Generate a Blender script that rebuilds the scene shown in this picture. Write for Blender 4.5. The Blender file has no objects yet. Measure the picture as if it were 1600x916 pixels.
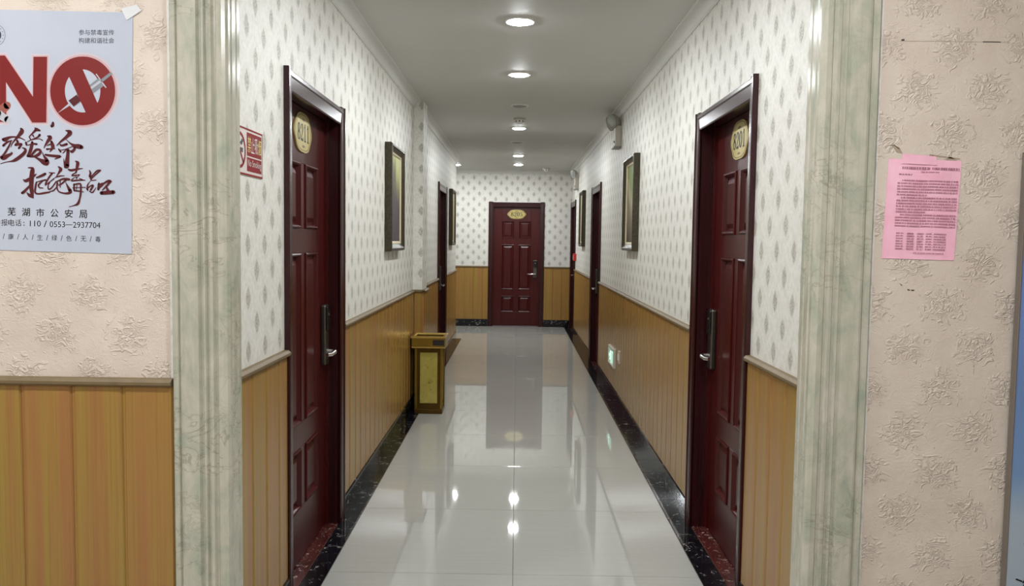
import bpy, bmesh, math, random
from mathutils import Vector, Matrix, geometry
random.seed(7)
S = bpy.context.scene
COL = S.collection

# ------------------------------------------------------------------ camera
CAM_H = 1.40
F_PX, PITCH, YAW, ROLL = 1293.37, math.radians(3.6236), math.radians(-0.2931), math.radians(0.7821)
cam = bpy.data.cameras.new('camera'); cam.sensor_width = 36.0; cam.sensor_fit = 'HORIZONTAL'
cam.lens = F_PX / 1600 * 36.0; cam.clip_start = 0.02; cam.clip_end = 100
camo = bpy.data.objects.new('camera', cam); COL.objects.link(camo)
fw = Vector((math.sin(YAW) * math.cos(PITCH), math.cos(YAW) * math.cos(PITCH), -math.sin(PITCH)))
rt = Vector((math.cos(YAW), -math.sin(YAW), 0)); up = rt.cross(fw)
R_ = rt * math.cos(ROLL) + up * math.sin(ROLL); U_ = up * math.cos(ROLL) - rt * math.sin(ROLL)
camo.matrix_world = Matrix(((R_.x, U_.x, -fw.x, 0), (R_.y, U_.y, -fw.y, 0), (R_.z, U_.z, -fw.z, CAM_H), (0, 0, 0, 1)))
S.camera = camo

# ------------------------------------------------------------------ world, exposure, lamp levels
W = bpy.data.worlds.new('world'); S.world = W; W.use_nodes = True
W.node_tree.nodes['Background'].inputs[0].default_value = (0.75, 0.82, 0.9, 1)
W.node_tree.nodes['Background'].inputs[1].default_value = 0.3
S.view_settings.view_transform = 'Standard'; S.view_settings.look = 'None'
S.view_settings.exposure = 0.0; S.view_settings.gamma = 1.0
S.view_settings.use_curve_mapping = False
LAMP_L = 500.0        # radiance of the corridor downlights
LAMP_HALL = 450.0     # radiance of the entrance hall downlights

# ------------------------------------------------------------------ main dimensions (metres)
XL, XR = -0.858, 0.881           # wallpaper planes of the corridor walls
YF, YE = 2.40, 13.45             # front wall plane, end wall plane
YLE = 11.62                      # where the left wall ends and the side corridor opens
ZC, ZH = 2.53, 2.75              # corridor ceiling, hall ceiling
ZW, ZB = 0.962, 0.118            # top of the planks, top of the skirting
WT = 0.15
TILE0, TILE = 3.395, 0.833
BL, BR = -0.772, 0.784           # inner edges of the black floor border

# ------------------------------------------------------------------ material helpers
class NT:
    def __init__(self, name):
        self.m = bpy.data.materials.new(name); self.m.use_nodes = True
        self.t = self.m.node_tree; self.n = self.t.nodes; self.b = self.n['Principled BSDF']
    def link(self, a, b): self.t.links.new(a, b)
    def _in(self, sock, v):
        if v is None: return
        if hasattr(v, 'is_linked'): self.link(v, sock)
        elif isinstance(v, (tuple, list)) and len(v) == 3 and sock.type == 'RGBA': sock.default_value = (*v, 1)
        else: sock.default_value = v
    def math(self, op, a, b=None, c=None, clamp=False):
        nd = self.n.new('ShaderNodeMath'); nd.operation = op; nd.use_clamp = clamp
        for i, v in enumerate((a, b, c)): self._in(nd.inputs[i], v)
        return nd.outputs[0]
    def coord(self, kind='Object'):
        return self.n.new('ShaderNodeTexCoord').outputs[kind]
    def pos(self): return self.n.new('ShaderNodeNewGeometry').outputs['Position']
    def sep(self, v):
        nd = self.n.new('ShaderNodeSeparateXYZ'); self.link(v, nd.inputs[0]); return nd.outputs
    def comb(self, x, y, z):
        nd = self.n.new('ShaderNodeCombineXYZ')
        for i, v in enumerate((x, y, z)): self._in(nd.inputs[i], v)
        return nd.outputs[0]
    def mapping(self, v, scale=(1, 1, 1), loc=(0, 0, 0), rot=(0, 0, 0)):
        nd = self.n.new('ShaderNodeMapping'); self.link(v, nd.inputs[0])
        nd.inputs['Scale'].default_value = scale; nd.inputs['Location'].default_value = loc; nd.inputs['Rotation'].default_value = rot
        return nd.outputs[0]
    def noise(self, v, scale=5, detail=4, rough=0.55, dist=0.0):
        nd = self.n.new('ShaderNodeTexNoise'); self.link(v, nd.inputs['Vector'])
        nd.inputs['Scale'].default_value = scale; nd.inputs['Detail'].default_value = detail
        nd.inputs['Roughness'].default_value = rough; nd.inputs['Distortion'].default_value = dist
        return nd.outputs[0]
    def ramp(self, f, stops, interp='LINEAR'):
        nd = self.n.new('ShaderNodeValToRGB'); self.link(f, nd.inputs[0]); cr = nd.color_ramp; cr.interpolation = interp
        while len(cr.elements) < len(stops): cr.elements.new(0.5)
        for e, (p, c) in zip(cr.elements, stops):
            e.position = p; e.color = (*c, 1) if len(c) == 3 else c
        return nd.outputs[0]
    def mix(self, f, a, b, mode='MIX'):
        nd = self.n.new('ShaderNodeMix'); nd.data_type = 'RGBA'; nd.blend_type = mode
        self._in(nd.inputs[0], f); self._in(nd.inputs[6], a); self._in(nd.inputs[7], b)
        return nd.outputs[2]
    def bump(self, h, strength=0.3, dist=0.01):
        nd = self.n.new('ShaderNodeBump'); self.link(h, nd.inputs['Height'])
        nd.inputs['Strength'].default_value = strength; nd.inputs['Distance'].default_value = dist
        self.link(nd.outputs[0], self.b.inputs['Normal'])
    def sm(self, x, lo, hi):
        nd = self.n.new('ShaderNodeMapRange'); nd.interpolation_type = 'SMOOTHSTEP'
        self._in(nd.inputs[0], x); nd.inputs[1].default_value = lo; nd.inputs[2].default_value = hi
        nd.inputs[3].default_value = 0.0; nd.inputs[4].default_value = 1.0
        return nd.outputs[0]
    def set(self, color=None, rough=None, metal=None, spec=None, coat=None, emit=None, estr=None):
        self._in(self.b.inputs['Base Color'], color); self._in(self.b.inputs['Roughness'], rough)
        self._in(self.b.inputs['Metallic'], metal); self._in(self.b.inputs['Specular IOR Level'], spec)
        self._in(self.b.inputs['Coat Weight'], coat)
        if emit is not None: self._in(self.b.inputs['Emission Color'], emit); self._in(self.b.inputs['Emission Strength'], estr)
        return self.m

def srgb(r, g, b):
    f = lambda c: (c / 255 / 12.92) if c / 255 <= 0.04045 else ((c / 255 + 0.055) / 1.055) ** 2.4
    return (f(r), f(g), f(b))

def plain(name, col, rough=0.5, metal=0.0, vary=0.05, scale=40, **k):
    t = NT(name); n = t.noise(t.coord(), scale, 3)
    d = tuple(c * (1 - vary) for c in col); l = tuple(min(1, c * (1 + vary)) for c in col)
    return t.set(t.ramp(n, [(0.3, d), (0.7, l)]), rough, metal, **k)

def diamond_lattice(t, u, v, a, b, ph):
    """distance field of a lens-shaped motif on one square lattice of unit pitch"""
    du = t.math('ABSOLUTE', t.math('SUBTRACT', t.math('FRACT', t.math('ADD', u, ph)), 0.5))
    dv = t.math('ABSOLUTE', t.math('SUBTRACT', t.math('FRACT', t.math('ADD', v, ph)), 0.5))
    return t.math('ADD', t.math('DIVIDE', du, a), t.math('POWER', t.math('DIVIDE', dv, b), 1.7)), du, dv

def wallpaper(axis):
    t = NT('wallpaper_leaf_' + axis.lower()); p = t.sep(t.pos())
    u = t.math('DIVIDE', p['X' if axis == 'X' else 'Y'], 0.176); v = t.math('DIVIDE', p['Z'], 0.172)
    d1, _, _ = diamond_lattice(t, u, v, 0.165, 0.25, 0.0); d2, _, _ = diamond_lattice(t, u, v, 0.165, 0.25, 0.5)
    d = t.math('MINIMUM', d1, d2)
    fine = t.noise(t.mapping(t.pos(), (1.4, 1.4, 0.8)), 170, 3, 0.7)
    m = t.math('SUBTRACT', 1.0, t.sm(t.math('ADD', d, t.math('MULTIPLY', t.math('SUBTRACT', fine, 0.5), 1.3)), 0.62, 1.05))
    m = t.math('MULTIPLY', m, t.math('ADD', 0.3, t.math('MULTIPLY', t.sm(fine, 0.42, 0.6), 0.8)))
    # pale ogee lattice running between the leaves
    lu = t.math('ABSOLUTE', t.math('SUBTRACT', t.math('FRACT', t.math('ADD', u, v)), 0.5))
    lv = t.math('ABSOLUTE', t.math('SUBTRACT', t.math('FRACT', t.math('SUBTRACT', u, v)), 0.5))
    wob = t.math('MULTIPLY', t.math('SUBTRACT', t.noise(t.pos(), 38, 3), 0.5), 0.34)
    lat = t.math('SUBTRACT', 1.0, t.sm(t.math('ADD', t.math('MINIMUM', lu, lv), wob), 0.02, 0.10))
    mott = t.noise(t.pos(), 55, 5, 0.7)
    base = t.ramp(mott, [(0.3, srgb(202, 199, 189)), (0.7, srgb(225, 222, 214))])
    base = t.mix(t.math('MULTIPLY', lat, 0.22), base, srgb(234, 231, 224))
    col = t.mix(t.math('MULTIPLY', m, 0.85), base, srgb(136, 131, 115))
    t.bump(t.math('ADD', m, t.math('MULTIPLY', mott, 0.6)), 0.12, 0.002)
    return t.set(col, 0.5, spec=0.35)

def damask():
    t = NT('wallpaper_damask'); p = t.sep(t.pos())
    u = t.math('DIVIDE', p['X'], 0.206); v = t.math('DIVIDE', p['Z'], 0.246)
    fld = []
    for ph in (0.0, 0.5):
        du = t.math('ABSOLUTE', t.math('SUBTRACT', t.math('FRACT', t.math('ADD', u, ph)), 0.5))
        dv = t.math('ABSOLUTE', t.math('SUBTRACT', t.math('FRACT', t.math('ADD', v, ph)), 0.5))
        r = t.math('SQRT', t.math('ADD', t.math('POWER', t.math('DIVIDE', du, 0.28), 2.0), t.math('POWER', t.math('DIVIDE', dv, 0.21), 2.0)))
        ang = t.math('ARCTAN2', dv, du)
        petal = t.math('MULTIPLY', t.math('COSINE', t.math('MULTIPLY', ang, 6.0)), 0.10)
        fld.append(t.math('ADD', r, petal))
    d = t.math('MINIMUM', fld[0], fld[1])
    curl = t.noise(t.mapping(t.pos(), (1, 1, 1.3)), 34, 2, 0.5, 1.6)
    inside = t.math('SUBTRACT', 1.0, t.sm(t.math('ADD', d, t.math('MULTIPLY', t.math('SUBTRACT', curl, 0.5), 2.2)), 0.55, 1.25))
    ridg = t.math('ABSOLUTE', t.math('SUBTRACT', t.math('FRACT', t.math('MULTIPLY', curl, 3.0)), 0.5))
    relief = t.math('MULTIPLY', inside, ridg)
    blotch = t.noise(t.pos(), 7, 4, 0.6); grain = t.noise(t.pos(), 320, 2, 0.6)
    base = t.ramp(blotch, [(0.3, srgb(202, 186, 171)), (0.7, srgb(213, 199, 184))])
    lines = t.math('SUBTRACT', 1.0, t.sm(ridg, 0.02, 0.14))
    col = t.mix(t.math('MULTIPLY', inside, t.math('ADD', 0.05, t.math('MULTIPLY', lines, 0.34))), base, srgb(164, 146, 132))
    col = t.mix(t.math('MULTIPLY', relief, 0.35), col, srgb(228, 212, 198))
    t.bump(t.math('ADD', t.math('MULTIPLY', relief, 2.0), t.math('ADD', t.math('MULTIPLY', grain, 0.25), t.math('MULTIPLY', curl, 0.5))), 0.55, 0.006)
    return t.set(col, 0.55, spec=0.3)

def wood_planks():
    t = NT('plank_wood'); o = t.coord('Object'); r = t.n.new('ShaderNodeObjectInfo').outputs['Random']
    off = t.comb(t.math('MULTIPLY', r, 37.0), t.math('MULTIPLY', r, 11.0), t.math('MULTIPLY', r, 23.0))
    va = t.n.new('ShaderNodeVectorMath'); va.operation = 'ADD'; t.link(o, va.inputs[0]); t.link(off, va.inputs[1]); q = va.outputs[0]
    wide = t.noise(t.mapping(q, (24, 24, 0.7)), 1.0, 2, 0.5, 0.3)
    grain = t.noise(t.mapping(q, (150, 150, 1.6)), 1.0, 5, 0.65)
    fine = t.noise(t.mapping(q, (420, 420, 7)), 1.0, 3, 0.6)
    c = t.ramp(wide, [(0.32, srgb(152, 106, 60)), (0.5, srgb(152, 115, 58)), (0.68, srgb(150, 122, 56))])
    c = t.mix(t.math('MULTIPLY', t.sm(grain, 0.45, 0.75), 0.4), c, srgb(124, 86, 40))
    c = t.mix(t.math('MULTIPLY', t.sm(fine, 0.5, 0.8), 0.18), c, srgb(186, 146, 92))
    t.bump(grain, 0.05, 0.001)
    return t.set(c, 0.24, spec=0.5)

def dark_wood():
    t = NT('mahogany_lacquer'); o = t.coord('Object')
    g = t.noise(t.mapping(o, (60, 60, 2.0)), 1.0, 5, 0.6); w = t.noise(t.mapping(o, (6, 6, 0.8)), 1.0, 2)
    c = t.ramp(g, [(0.25, srgb(52, 10, 10)), (0.75, srgb(78, 18, 17))])
    c = t.mix(t.math('MULTIPLY', w, 0.4), c, srgb(58, 13, 13))
    t.bump(g, 0.03, 0.001)
    return t.set(c, 0.28, spec=0.32)

def frame_wood():
    t = NT('dark_casing_lacquer'); o = t.coord('Object')
    g = t.noise(t.mapping(o, (60, 60, 2.0)), 1.0, 5, 0.6)
    t.bump(g, 0.03, 0.001)
    return t.set(t.ramp(g, [(0.25, srgb(36, 12, 14)), (0.75, srgb(56, 18, 19))]), 0.24, spec=0.4)

def marble(name, base, base2, vein, thr=0.035, scale=6.0, rough=0.08, speck=None, amount=0.9):
    t = NT(name); p = t.pos()
    n1 = t.noise(p, scale, 6, 0.65, 1.2); n2 = t.noise(t.mapping(p, (1, 1, 1), (7, 3, 5)), scale * 2.3, 6, 0.7, 0.8)
    v1 = t.math('SUBTRACT', 1.0, t.sm(t.math('ABSOLUTE', t.math('SUBTRACT', n1, 0.5)), 0.0, thr))
    v1 = t.math('MULTIPLY', v1, t.sm(n2, 0.5, 0.66))
    cl = t.ramp(t.noise(p, scale * 0.7, 4), [(0.3, base), (0.7, base2)])
    c = t.mix(t.math('MULTIPLY', v1, amount), cl, vein)
    if speck:
        s = t.noise(p, scale * 9, 3, 0.6, 0.6)
        c = t.mix(t.math('MULTIPLY', t.sm(s, 0.64, 0.70), 0.85), c, speck)
    return t.set(c, rough, spec=0.5)

def casing_marble():
    t = NT('casing_green_marble'); p = t.pos()
    a = t.noise(t.mapping(p, (16, 16, 9)), 1.0, 6, 0.65, 0.6); b = t.noise(t.mapping(p, (60, 60, 2.5)), 1.0, 4, 0.6)
    n1 = t.noise(t.mapping(p, (9, 9, 16)), 1.0, 4, 0.6, 1.0)
    vein = t.math('SUBTRACT', 1.0, t.sm(t.math('ABSOLUTE', t.math('SUBTRACT', n1, 0.5)), 0.0, 0.03))
    vein = t.math('MULTIPLY', vein, t.sm(t.noise(p, 3.0, 2), 0.45, 0.65))
    c = t.ramp(a, [(0.3, srgb(154, 160, 142)), (0.5, srgb(178, 174, 157)), (0.72, srgb(196, 188, 174))])
    c = t.mix(t.math('MULTIPLY', t.sm(b, 0.45, 0.8), 0.35), c, srgb(142, 140, 120))
    c = t.mix(t.math('MULTIPLY', vein, 0.45), c, srgb(120, 112, 94))
    t.bump(t.noise(t.mapping(p, (25, 25, 22)), 1.0, 3), 0.05, 0.003)
    return t.set(c, 0.16, spec=0.55)

def floor_tile():
    t = NT('polished_tile'); p = t.pos()
    n = t.noise(t.mapping(p, (3, 60, 1)), 1.0, 4, 0.55); w = t.noise(p, 1.5, 3)
    r = t.n.new('ShaderNodeObjectInfo').outputs['Random']
    c = t.ramp(n, [(0.3, srgb(171, 170, 163)), (0.7, srgb(176, 175, 168))])
    c = t.mix(t.math('MULTIPLY', w, 0.25), c, srgb(160, 160, 154))
    c = t.mix(t.math('MULTIPLY', r, 0.08), c, srgb(140, 140, 132))
    return t.set(c, 0.03, spec=0.55)

M = {}
M['wp_y'] = wallpaper('Y'); M['wp_x'] = wallpaper('X'); M['damask'] = damask()
M['plank'] = wood_planks(); M['door'] = dark_wood(); M['doorframe'] = frame_wood()
M['cap'] = plain('cap_rail_wood', srgb(108, 90, 60), 0.55, 0, 0.12, 25)
M['black'] = marble('black_marble', srgb(9, 10, 13), srgb(22, 23, 28), srgb(190, 188, 182), 0.022, 7.0, 0.07, srgb(74, 74, 78))
M['redm'] = marble('red_marble', srgb(54, 22, 20), srgb(84, 36, 32), srgb(214, 196, 186), 0.03, 12.0, 0.1, srgb(168, 134, 124))
M['ymarble'] = marble('yellow_marble', srgb(160, 146, 68), srgb(182, 168, 88), srgb(84, 66, 22), 0.05, 9.0, 0.12, None, 0.8)
M['casing'] = casing_marble(); M['tile'] = floor_tile()
M['grout'] = plain('grout', srgb(120, 118, 110), 0.7)
M['ceil'] = plain('ceiling_paint', srgb(200, 199, 194), 0.6, 0, 0.015, 3)
M['crown'] = plain('crown_plaster', srgb(204, 203, 197), 0.55, 0, 0.02, 10)
M['chrome'] = plain('satin_chrome', (0.72, 0.71, 0.69), 0.18, 1.0, 0.03)
M['lockgrey'] = plain('lock_grey_metal', srgb(96, 92, 84), 0.32, 0.9)
M['lockblack'] = plain('lock_black_plastic', srgb(18, 18, 20), 0.2)
M['gold'] = plain('number_plate_gold', srgb(186, 170, 106), 0.4, 0.15, 0.06, 30)
M['golddk'] = plain('plate_dark_gold', srgb(122, 98, 44), 0.35, 0.5)
M['ink'] = plain('black_ink', srgb(26, 24, 26), 0.45)
M['inkgrey'] = plain('grey_ink', srgb(58, 58, 66), 0.45)
M['brass'] = plain('brass_sheet', srgb(150, 124, 52), 0.22, 0.85, 0.08, 12)
M['brasslt'] = plain('polished_brass', srgb(206, 176, 96), 0.2, 0.7, 0.06, 12)
M['brassdk'] = plain('aged_brass', srgb(92, 70, 24), 0.28, 0.75, 0.12, 12)
M['dark'] = plain('dark_opening', srgb(26, 14, 12), 0.6)
M['plastic'] = plain('ivory_plastic', srgb(186, 180, 166), 0.45, 0, 0.03)
M['white'] = plain('white_plastic', srgb(226, 225, 220), 0.4, 0, 0.02)
M['grey'] = plain('grey_plastic', srgb(150, 148, 140), 0.45)
M['blackp'] = plain('black_plastic', srgb(24, 24, 24), 0.4)
M['glass'] = plain('lamp_glass', srgb(176, 182, 176), 0.1, 0.3)
M['frame'] = plain('bronze_frame', srgb(62, 56, 40), 0.35, 0.35, 0.35, 60)
M['liner'] = plain('gilt_liner', srgb(196, 184, 150), 0.4, 0.2)
M['red'] = plain('alarm_red', srgb(190, 34, 34), 0.35)
M['signred'] = plain('sign_red', srgb(128, 12, 20), 0.6, 0, 0.05, spec=0.2)
M['signwhite'] = plain('sign_white', srgb(208, 196, 188), 0.4, 0, 0.02)
M['signyellow'] = plain('sign_yellow', srgb(216, 200, 104), 0.4)
M['pred'] = plain('poster_red', srgb(116, 28, 28), 0.3, 0, 0.03)
M['pcall'] = plain('poster_brush_red', srgb(78, 18, 24), 0.35, 0, 0.2, 120)
M['phalo1'] = plain('poster_halo_pale', srgb(190, 178, 184), 0.3, 0, 0.01)
M['phalo2'] = plain('poster_halo_pink', srgb(192, 158, 160), 0.3, 0, 0.01)
M['steel'] = plain('print_steel', srgb(128, 130, 136), 0.3, 0, 0.06)
M['steell'] = plain('print_steel_light', srgb(176, 178, 184), 0.3)
M['navy'] = plain('print_navy', srgb(34, 36, 56), 0.4)
M['pill'] = plain('print_pill', srgb(146, 84, 74), 0.3)
M['tape'] = plain('clear_tape', srgb(214, 214, 214), 0.08, 0, 0.02)
M['pinktext'] = plain('faded_ink', srgb(164, 112, 130), 0.5)
M['stain'] = plain('glue_stain', srgb(164, 146, 126), 0.6)
M['scuff'] = plain('dark_scuff', srgb(64, 54, 48), 0.7)
M['edge'] = plain('board_edge', srgb(112, 102, 92), 0.5)

def poster_white():
    t = NT('poster_gloss'); o = t.coord(); n = t.noise(o, 5, 4, 0.6)
    t.bump(t.noise(o, 6, 2, 0.5, 0.5), 0.12, 0.01)
    return t.set(t.ramp(n, [(0.3, srgb(176, 182, 194)), (0.7, srgb(184, 187, 197))]), 0.16, spec=0.5)
M['poster'] = poster_white()
def pink_paper():
    t = NT('pink_paper'); o = t.coord(); n = t.noise(o, 14, 4, 0.6)
    t.bump(t.noise(o, 9, 3), 0.25, 0.006)
    return t.set(t.ramp(n, [(0.3, srgb(236, 172, 190)), (0.7, srgb(244, 190, 206))]), 0.6)
M['pink'] = pink_paper()
def board_print():
    t = NT('board_print'); z = t.sep(t.coord())['Z']
    f = t.math('ADD', t.math('DIVIDE', z, 1.64), t.math('MULTIPLY', t.math('SUBTRACT', t.noise(t.coord(), 4, 3), 0.5), 0.05))
    c = t.ramp(f, [(0.0, srgb(166, 176, 186)), (0.36, srgb(160, 172, 184)), (0.44, srgb(112, 142, 180)), (0.6, srgb(104, 132, 178)), (0.76, srgb(112, 134, 190)), (0.83, srgb(106, 128, 190)), (0.87, srgb(150, 164, 186)), (1.0, srgb(158, 172, 180))])
    return t.set(c, 0.3)
M['board'] = board_print()
def emitter(name, col, strength):
    t = NT(name); return t.set((0.9, 0.9, 0.9), 0.4, emit=col, estr=strength)
M['lamp'] = emitter('downlight_diffuser', (0.93, 0.97, 1.0), LAMP_L)
M['lampdim'] = emitter('downlight_diffuser_dim', (0.93, 0.97, 1.0), LAMP_L * 0.7)
M['lamphall'] = emitter('hall_downlight_diffuser', (0.94, 0.97, 1.0), LAMP_HALL)
M['exitg'] = emitter('exit_green', (0.02, 0.35, 0.14), 0.25)
M['exitw'] = emitter('exit_white', (0.45, 1.0, 0.7), 1.1)
def painting(name, stops, sc, dist):
    t = NT(name); o = t.sep(t.coord()); n = t.noise(t.mapping(t.coord(), (sc, sc, sc * 0.45)), 1.0, 5, 0.6, dist)
    f = t.math('ADD', t.math('ADD', t.math('MULTIPLY', o['Z'], 1.05), 0.02), t.math('MULTIPLY', t.math('SUBTRACT', n, 0.5), 0.55))
    f = t.math('ADD', f, t.math('MULTIPLY', o['X'], -0.5))
    t.bump(n, 0.1, 0.002)
    return t.set(t.ramp(f, stops), 0.6, spec=0.25)
M['art1'] = painting('painting_forest', [(0.0, srgb(72, 66, 66)), (0.42, srgb(86, 78, 80)), (0.58, srgb(120, 116, 88)), (0.72, srgb(172, 176, 120)), (0.9, srgb(206, 208, 176))], 7, 0.8)
M['art2'] = painting('painting_valley', [(0.05, srgb(76, 62, 48)), (0.25, srgb(120, 106, 84)), (0.42, srgb(168, 158, 128)), (0.52, srgb(118, 132, 66)), (0.68, srgb(128, 140, 88)), (0.8, srgb(150, 164, 168)), (0.95, srgb(116, 134, 146))], 6, 0.6)
M['art3'] = painting('painting_autumn', [(0.05, srgb(84, 70, 40)), (0.35, srgb(140, 118, 60)), (0.6, srgb(120, 116, 72)), (0.85, srgb(176, 172, 140))], 8, 0.9)
M['art4'] = painting('painting_lake', [(0.05, srgb(70, 66, 56)), (0.3, srgb(110, 108, 84)), (0.6, srgb(136, 136, 110)), (0.85, srgb(168, 174, 166))], 5, 0.5)

# ------------------------------------------------------------------ geometry helpers: a geom is (verts, faces)
def gbox(x0, x1, y0, y1, z0, z1, bev=0.0, seg=1):
    bm = bmesh.new(); bmesh.ops.create_cube(bm, size=1.0)
    for v in bm.verts:
        v.co = Vector((x0 + (v.co.x + .5) * (x1 - x0), y0 + (v.co.y + .5) * (y1 - y0), z0 + (v.co.z + .5) * (z1 - z0)))
    if bev > 0:
        bmesh.ops.bevel(bm, geom=list(bm.edges), offset=min(bev, 0.45 * min(abs(x1 - x0), abs(y1 - y0), abs(z1 - z0))), segments=seg, profile=0.6, affect='EDGES')
    return take(bm)
def take(bm):
    bm.verts.index_update(); g = ([v.co.copy() for v in bm.verts], [[v.index for v in f.verts] for f in bm.faces]); bm.free(); return g
def gmerge(*gs):
    V, F = [], []
    for v, f in gs:
        b = len(V); V += list(v); F += [[i + b for i in q] for q in f]
    return V, F
def gcyl(p0, p1, r0, r1=None, n=20, caps=True):
    p0, p1 = Vector(p0), Vector(p1); r1 = r0 if r1 is None else r1
    d = (p1 - p0).normalized(); a = d.orthogonal().normalized(); b = d.cross(a)
    V, F = [], []
    for p, r in ((p0, r0), (p1, r1)):
        V += [p + (a * math.cos(2 * math.pi * i / n) + b * math.sin(2 * math.pi * i / n)) * r for i in range(n)]
    F = [[i, (i + 1) % n, n + (i + 1) % n, n + i] for i in range(n)]
    if caps: F += [list(range(n))[::-1], list(range(n, 2 * n))]
    return V, F
def glathe(prof, origin, axis, n=24):
    """prof: (radius, height) list turned about the axis from the origin"""
    o, d = Vector(origin), Vector(axis).normalized(); a = d.orthogonal().normalized(); b = d.cross(a)
    V, F = [], []
    for r, h in prof:
        V += [o + d * h + (a * math.cos(2 * math.pi * i / n) + b * math.sin(2 * math.pi * i / n)) * r for i in range(n)]
    for k in range(len(prof) - 1):
        F += [[k * n + i, k * n + (i + 1) % n, (k + 1) * n + (i + 1) % n, (k + 1) * n + i] for i in range(n)]
    F += [list(range(n))[::-1], [(len(prof) - 1) * n + i for i in range(n)]]
    return V, F
def gtube(pts, r, n=10):
    pts = [Vector(p) for p in pts]; V, F = [], []
    for k, p in enumerate(pts):
        d = (pts[min(k + 1, len(pts) - 1)] - pts[max(k - 1, 0)]).normalized()
        a = d.cross(Vector((0.31, 0.2, 0.93))).normalized(); b = d.cross(a)
        rr = r[k] if isinstance(r, (list, tuple)) else r
        V += [p + (a * math.cos(2 * math.pi * i / n) + b * math.sin(2 * math.pi * i / n)) * rr for i in range(n)]
    for k in range(len(pts) - 1):
        F += [[k * n + i, k * n + (i + 1) % n, (k + 1) * n + (i + 1) % n, (k + 1) * n + i] for i in range(n)]
    F += [list(range(n))[::-1], [(len(pts) - 1) * n + i for i in range(n)]]
    return V, F
def gextrude(poly, fn, a, b):
    """poly of 2D points; fn(p, q, t) gives the 3D point; extruded from t=a to t=b"""
    n = len(poly)
    V = [Vector(fn(p[0], p[1], a)) for p in poly] + [Vector(fn(p[0], p[1], b)) for p in poly]
    F = [list(range(n))[::-1], list(range(n, 2 * n))] + [[i, (i + 1) % n, n + (i + 1) % n, n + i] for i in range(n)]
    return V, F
def gframe(x0, x1, z0, z1, prof):
    """mitred rectangular frame; prof: closed list of (inset, y)"""
    V, F = [], []; n = len(prof)
    for cx, cz, sx, sz in ((x0, z0, 1, 1), (x1, z0, -1, 1), (x1, z1, -1, -1), (x0, z1, 1, -1)):
        V += [Vector((cx + sx * i, y, cz + sz * i)) for i, y in prof]
    for c in range(4):
        for k in range(n):
            a, b = c * n, ((c + 1) % 4) * n
            F.append([a + k, a + (k + 1) % n, b + (k + 1) % n, b + k])
    return V, F
def part(name, geom, mat, parent=None, smooth=False, loc=None, auto=None):
    me = bpy.data.meshes.new(name); me.from_pydata([tuple(v) for v in geom[0]], [], geom[1])
    bm = bmesh.new(); bm.from_mesh(me); bmesh.ops.recalc_face_normals(bm, faces=list(bm.faces))
    bm.to_mesh(me); bm.free()
    if smooth:
        for p in me.polygons: p.use_smooth = True
        try: me.set_sharp_from_angle(angle=math.radians(40))
        except Exception: pass
    me.materials.append(M[mat] if isinstance(mat, str) else mat)
    o = bpy.data.objects.new(name, me); COL.objects.link(o)
    if parent: o.parent = parent
    if loc is not None: o.location = loc
    return o
def inst(o, parent, loc=None, scale=None):
    c = o.copy(); COL.objects.link(c); c.parent = parent
    if loc is not None: c.location = loc
    if scale is not None: c.scale = scale
    return c
ROT = {'L': -math.pi / 2, 'R': math.pi / 2, 'E': math.pi, 'N': 0.0}
def thing(name, label, cat, loc, wall='N', group=None, kind=None):
    o = bpy.data.objects.new(name, None); o.empty_display_size = 0.05; COL.objects.link(o)
    o.location = loc; o.rotation_euler = (0, 0, ROT[wall]); return tag(o, label, cat, group, kind)
def tag(o, label, cat, group=None, kind=None):
    o['label'] = label
    if cat: o['category'] = cat
    if group: o['group'] = group
    if kind: o['kind'] = kind
    return o
def copy_tree(o, parent=None):
    c = o.copy(); COL.objects.link(c); c.parent = parent
    for ch in [x for x in o.children]: copy_tree(ch, c)
    return c
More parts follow.
